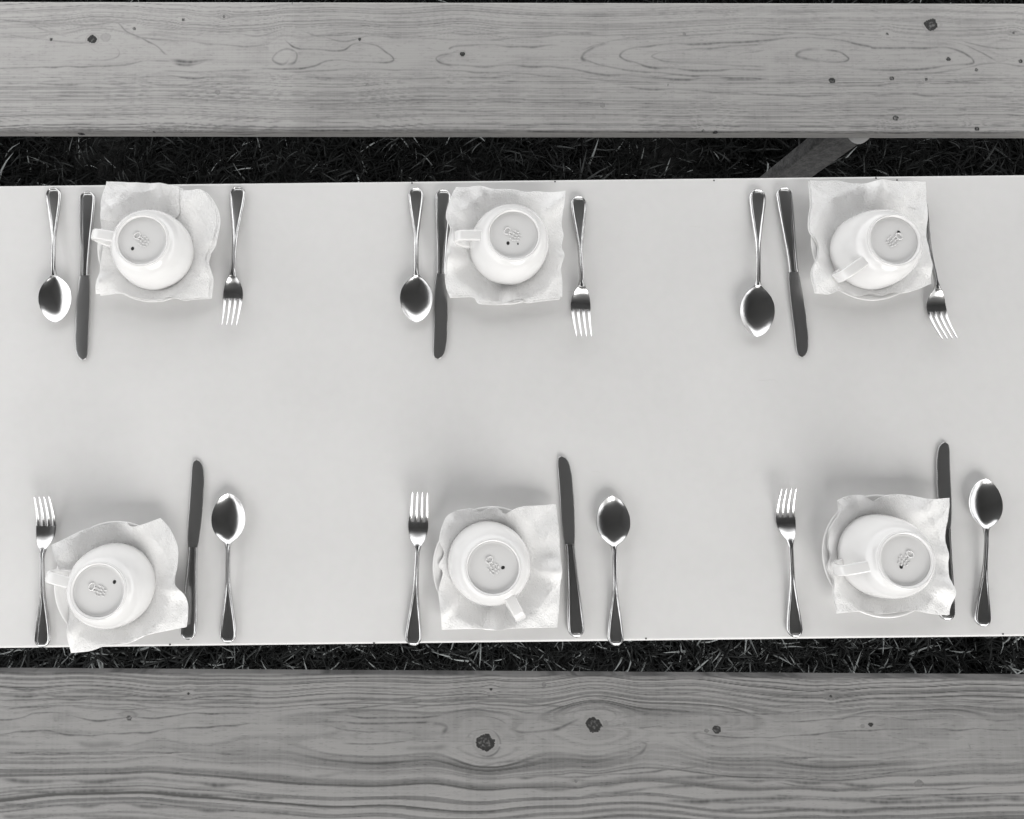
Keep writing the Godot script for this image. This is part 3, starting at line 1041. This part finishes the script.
	var bot_wood := wood({"seed": 411, "y0": z0, "y1": z1, "to_tex": to_bot, "lines": ls2, "light": .285, "dark": .015, "warm": .012, "saw": .05, "warp": 11.0, "seam": -2000.0, "bulges": [[485, 742, 40, 14], [594, 726, 36, 13], [380, 740, 60, 12], [714, 730, 40, 5], [870, 740, 90, 8], [60, 735, 70, 8]],
		"knots": [[485, 742, 7.6, .92], [594, 724, 6.6, .94], [717, 729, 3.4, .9], [707, 730, 2.0, .5], [872, 724, 2.0, .95], [864, 726, 1.8, .4], [916, 784, 3.6, .5], [186, 691, 1.2, .9], [127, 716, 2.2, .7], [834, 695, 1.2, .8], [545, 682, 2.2, .5], [575, 781, 1.5, .6], [872, 786, 1.5, .4], [54, 717, 2.0, .3], [491, 687, 1.2, .9], [586, 708, 1.6, .35], [606, 722, 2.4, .35], [625, 723, 2.0, .3]],
		"amp": [[672, .40], [705, .34], [716, .10], [752, .12], [764, .36], [800, .5], [840, .5]],
		"dens": [[672, 1.3], [705, 1.1], [730, .7], [765, .55], [840, .5]],
		"band": [[672, 0.02], [840, 0.02]]})
	bench("darker wooden bench with round dark knots and coarse wavy grain", [Vector2(0, 671.0), Vector2(1024, 677.5)], [Vector2(512, 840.0), Vector2(1024, 845.0)], bot_wood, [-.99, .99], .112, false)

func build_settings() -> void:
	var where := [
		"at the pale-bench setting whose napkin has a folded flap",
		"at the middle setting along the pale bench",
		"at the setting whose fork slips under the napkin",
		"at the setting whose napkin overhangs the table edge",
		"at the middle setting along the darker knotted bench",
		"at the setting whose knife lies under the napkin"]
	var cups := [
		{"rim": Vector2(156, 252.8), "sau": Vector2(154.5, 243), "h": Vector2(-1, -.20), "mark": -52.0, "spots": [Vector3(-59, 49, 6.066)]},
		{"rim": Vector2(507.7, 247.5), "sau": Vector2(503, 249), "h": Vector2(-1, -.06), "mark": -62.0, "spots": [Vector3(-37, 52, 6.3), Vector3(50, 108, 12)]},
		{"rim": Vector2(867.4, 252.7), "sau": Vector2(868, 241), "h": Vector2(-52, 37), "mark": 48.0, "spots": [Vector3(37, -51, 5.85)]},
		{"rim": Vector2(115.5, 584), "sau": Vector2(114.7, 582), "h": Vector2(-57, -12), "mark": -68.0, "spots": [Vector3(67, -37, 4.6)]},
		{"rim": Vector2(487.9, 562), "sau": Vector2(495, 570), "h": Vector2(29, 52), "mark": -32.0, "spots": [Vector3(65, 2, 6.8)]},
		{"rim": Vector2(876.9, 555), "sau": Vector2(884, 556), "h": Vector2(-62, 13), "mark": 40.0, "spots": [Vector3(-23, 38, 5.85)]}]
	var naps := [
		[106.2, 181.3, 140, 184, 180, 188, 181, 192, 192, 191.5, 202, 190.7, 212, 203, 217, 219.5, 214, 243, 206, 258, 210, 278, 208, 297, 190, 299, 182, 300.5, 172, 298, 160, 301, 148, 300, 136, 298, 118, 293, 97.4, 295, 101, 270, 104, 240, 103, 215],
		[455.9, 187.1, 474, 188.5, 492, 190.3, 505, 190, 516, 191, 527, 193.5, 540, 192.3, 564.6, 192.4, 562.5, 210, 561, 226, 563, 236, 561, 247, 563, 257, 560, 269, 561.5, 282, 562, 297, 545, 299, 530, 301, 520, 299.5, 508, 303, 492, 303, 479.7, 302, 474, 295.5, 452, 295.6, 448, 285, 446.5, 272, 447, 258, 448.7, 243.5, 452, 228, 447.6, 215, 450, 202],
		[810.6, 180, 835, 182, 860, 184.5, 880, 182, 900, 182, 927.4, 180.8, 926, 205, 924, 233, 925.6, 252, 928, 268, 930.8, 283.7, 918, 289, 904, 293, 893, 292.5, 882, 295.5, 870, 294, 856.4, 296, 841, 290.5, 830, 294, 815.4, 292.7, 812, 282, 811.5, 268, 818, 247, 807.7, 229, 809, 205],
		[54.6, 543.9, 84, 530, 105, 525, 126, 521.4, 133, 525.6, 141, 525, 160.5, 517.9, 171, 530, 178.3, 546.6, 178.5, 565, 176.4, 581.4, 184, 591, 187.4, 599.7, 188, 613, 186.5, 627, 168, 630, 148, 634, 138, 638, 130, 642.5, 118, 641.5, 106, 645, 92, 650, 72, 652.5, 71, 632, 70.2, 612.6, 68, 588, 62, 568, 59, 556],
		[555, 504.2, 557.5, 535, 558.6, 565.8, 557.5, 600, 556, 627.4, 525, 627.4, 495.8, 627.6, 468, 628, 441.8, 629.5, 440, 608, 438.3, 590, 442.5, 573, 438.5, 565, 443.8, 553.4, 439, 538, 445.4, 518, 454, 511, 464, 508.8, 472, 508.5, 480, 511.5, 490.5, 507, 498, 508.5, 504.6, 513.8, 514, 508.5, 524, 506, 540, 505.2],
		[835.5, 499.5, 846, 496, 857, 494.7, 864, 498.5, 872, 500.8, 880, 496.5, 890, 494.4, 907, 495, 924.4, 498.7, 948.7, 497.8, 946, 518, 944, 539.7, 947, 575, 949.2, 614.9, 930, 613, 910.7, 609.5, 890, 612.5, 874, 612.5, 864.6, 609.5, 850, 611, 837, 612.8, 833, 596, 830.4, 579, 825.5, 566, 830, 556, 826.5, 545, 828, 529.4, 835.8, 515]]
	var under_shift := [Vector2(6, 2), Vector2(-3, 4), Vector2(-2, 1), Vector2(-2, 1), Vector2(2.5, .5), Vector2(-1, 1)]
	var waves := [.8, 1.0, .9, .8, 1.0, 1.05]
	var desc := ["with a flap folded back", "with wavy edges on all sides", "with a curled pocket fold", "whose corner hangs over the table edge", "with one smooth straight side", "laid over a knife"]
	var saucer0: Node3D = null
	var cup0: Node3D = null
	for k in 6:
		var s: Dictionary = cups[k]
		var cc := px(s.rim.x, s.rim.y, TABLE_Y + PLATE)
		var sw := px(s.sau.x, s.sau.y, TABLE_Y + .018)
		var sc := cc.lerp(sw, .7)
		sc.y = TABLE_Y
		var sa: Node3D
		if k == 0:
			saucer0 = make_saucer()
			sa = saucer0
		else:
			sa = copy(saucer0, "saucer")
		sa.position = sc
		sa.rotation.y = k * 1.1
		tag(sa, "white saucer beneath the napkin " + where[k], "saucer", "saucers")
		# napkin: two plies
		var nroot := thing("napkin", ["white paper napkin with a flap folded back beneath a cup", "white paper napkin with wavy edges, middle one along the pale bench", "white paper napkin lying over a fork handle", "white paper napkin whose corner hangs over the table edge", "white paper napkin at the middle setting along the darker knotted bench", "white paper napkin lying over a knife"][k], "napkin", sc, "napkins")
		var ol := []
		for j in range(0, naps[k].size(), 2): ol.append(Vector2(naps[k][j], naps[k][j + 1]))
		part("top_ply", napkin_mesh(ol, sc, cc, 500 + k, .0022, 1.0, Vector2.ZERO, waves[k]), M.tissue, nroot)
		part("lower_ply", napkin_mesh(ol, sc, cc, 500 + k, .0010, .86, under_shift[k] * .6, waves[k]), M.tissue, nroot)
		if k == 0:
			part("folded_flap", napkin_mesh([Vector2(106, 181), Vector2(140, 184), Vector2(180.5, 188), Vector2(180, 202), Vector2(176, 216), Vector2(150, 222), Vector2(103.5, 222), Vector2(104, 200)], sc, cc, 500, .0036, 1.0, Vector2.ZERO, waves[0], px(141, 202, TABLE_Y + .016)), M.tissue, nroot)
		# cup
		var cu: Node3D
		if k == 0:
			cup0 = make_cup()
			cu = cup0.duplicate()
			cup0.free()
			cup0 = cu.duplicate()
			cu.name = "cup"
			add_child(cu)
		else:
			cu = copy(cup0, "cup")
		var yaw := atan2(-s.h.y, s.h.x)
		cu.rotation.y = yaw
		cu.position = Vector3(cc.x, TABLE_Y + PLATE, cc.z)
		tag(cu, "upturned white porcelain cup " + where[k], "cup", "upturned cups")
		var sp := []
		for q in s.spots:
			var w: Vector2 = Vector2(q.x, q.y) / q.z * .00119
			w = w.rotated(yaw)
			sp.append(Vector3(w.x, w.y, .0019 if q.z < 8 else .0010))
		base_mark(cu, deg_to_rad(s.mark) + yaw, sp)
	if cup0: cup0.free()
	# cutlery: handle end -> tip, photo pixels
	var spoons := [[53, 187, 55.5, 322], [416, 187, 416.5, 322], [758, 188.6, 757, 336.5], [228, 643.5, 228.5, 493.5], [616, 646, 612.5, 496], [983, 627, 986, 479]]
	var forks := [[238, 186, 229, 325.5], [578.7, 195.6, 584, 336.8], [919, 199, 950, 339], [41.8, 647.7, 41.5, 496], [413, 646, 420, 492], [795.7, 637.6, 789, 488]]
	var knives := [[88, 191, 81.5, 360, 1], [443.5, 189, 439, 359, -1], [783, 187, 803.4, 357, -1], [188, 640, 198, 459.8, 1], [576.7, 637.5, 563, 456, 1], [946.6, 620.5, 944, 442, -1]]
	var spoon0 := make_spoon()
	var fork0 := make_fork()
	var knife_a := make_knife(1)
	var knife_b := make_knife(-1)
	taken["knife"] = 0
	knife_b.name = "knife_proto"
	var used_b := false
	for k in 6:
		var o: Node3D = spoon0 if k == 0 else copy(spoon0, "spoon")
		place(o, Vector2(spoons[k][0], spoons[k][1]), Vector2(spoons[k][2], spoons[k][3]), .1785, 0.0002, .0102)
		tag(o, "stainless steel spoon " + where[k], "spoon", "spoons")
		o = fork0 if k == 0 else copy(fork0, "fork")
		place(o, Vector2(forks[k][0], forks[k][1]), Vector2(forks[k][2], forks[k][3]), .183, .0002, .0205)
		tag(o, "four-tined steel fork " + where[k], "fork", "forks")
		if k == 0:
			o = knife_a
		elif knives[k][4] > 0:
			o = copy(knife_a, "knife")
		elif not used_b:
			used_b = true
			o = knife_b
			o.name = numbered("knife")
		else:
			o = copy(knife_b, "knife")
		place(o, Vector2(knives[k][0], knives[k][1]), Vector2(knives[k][2], knives[k][3]), .218, .0002, .003)
		tag(o, "steel table knife " + where[k], "knife", "knives")
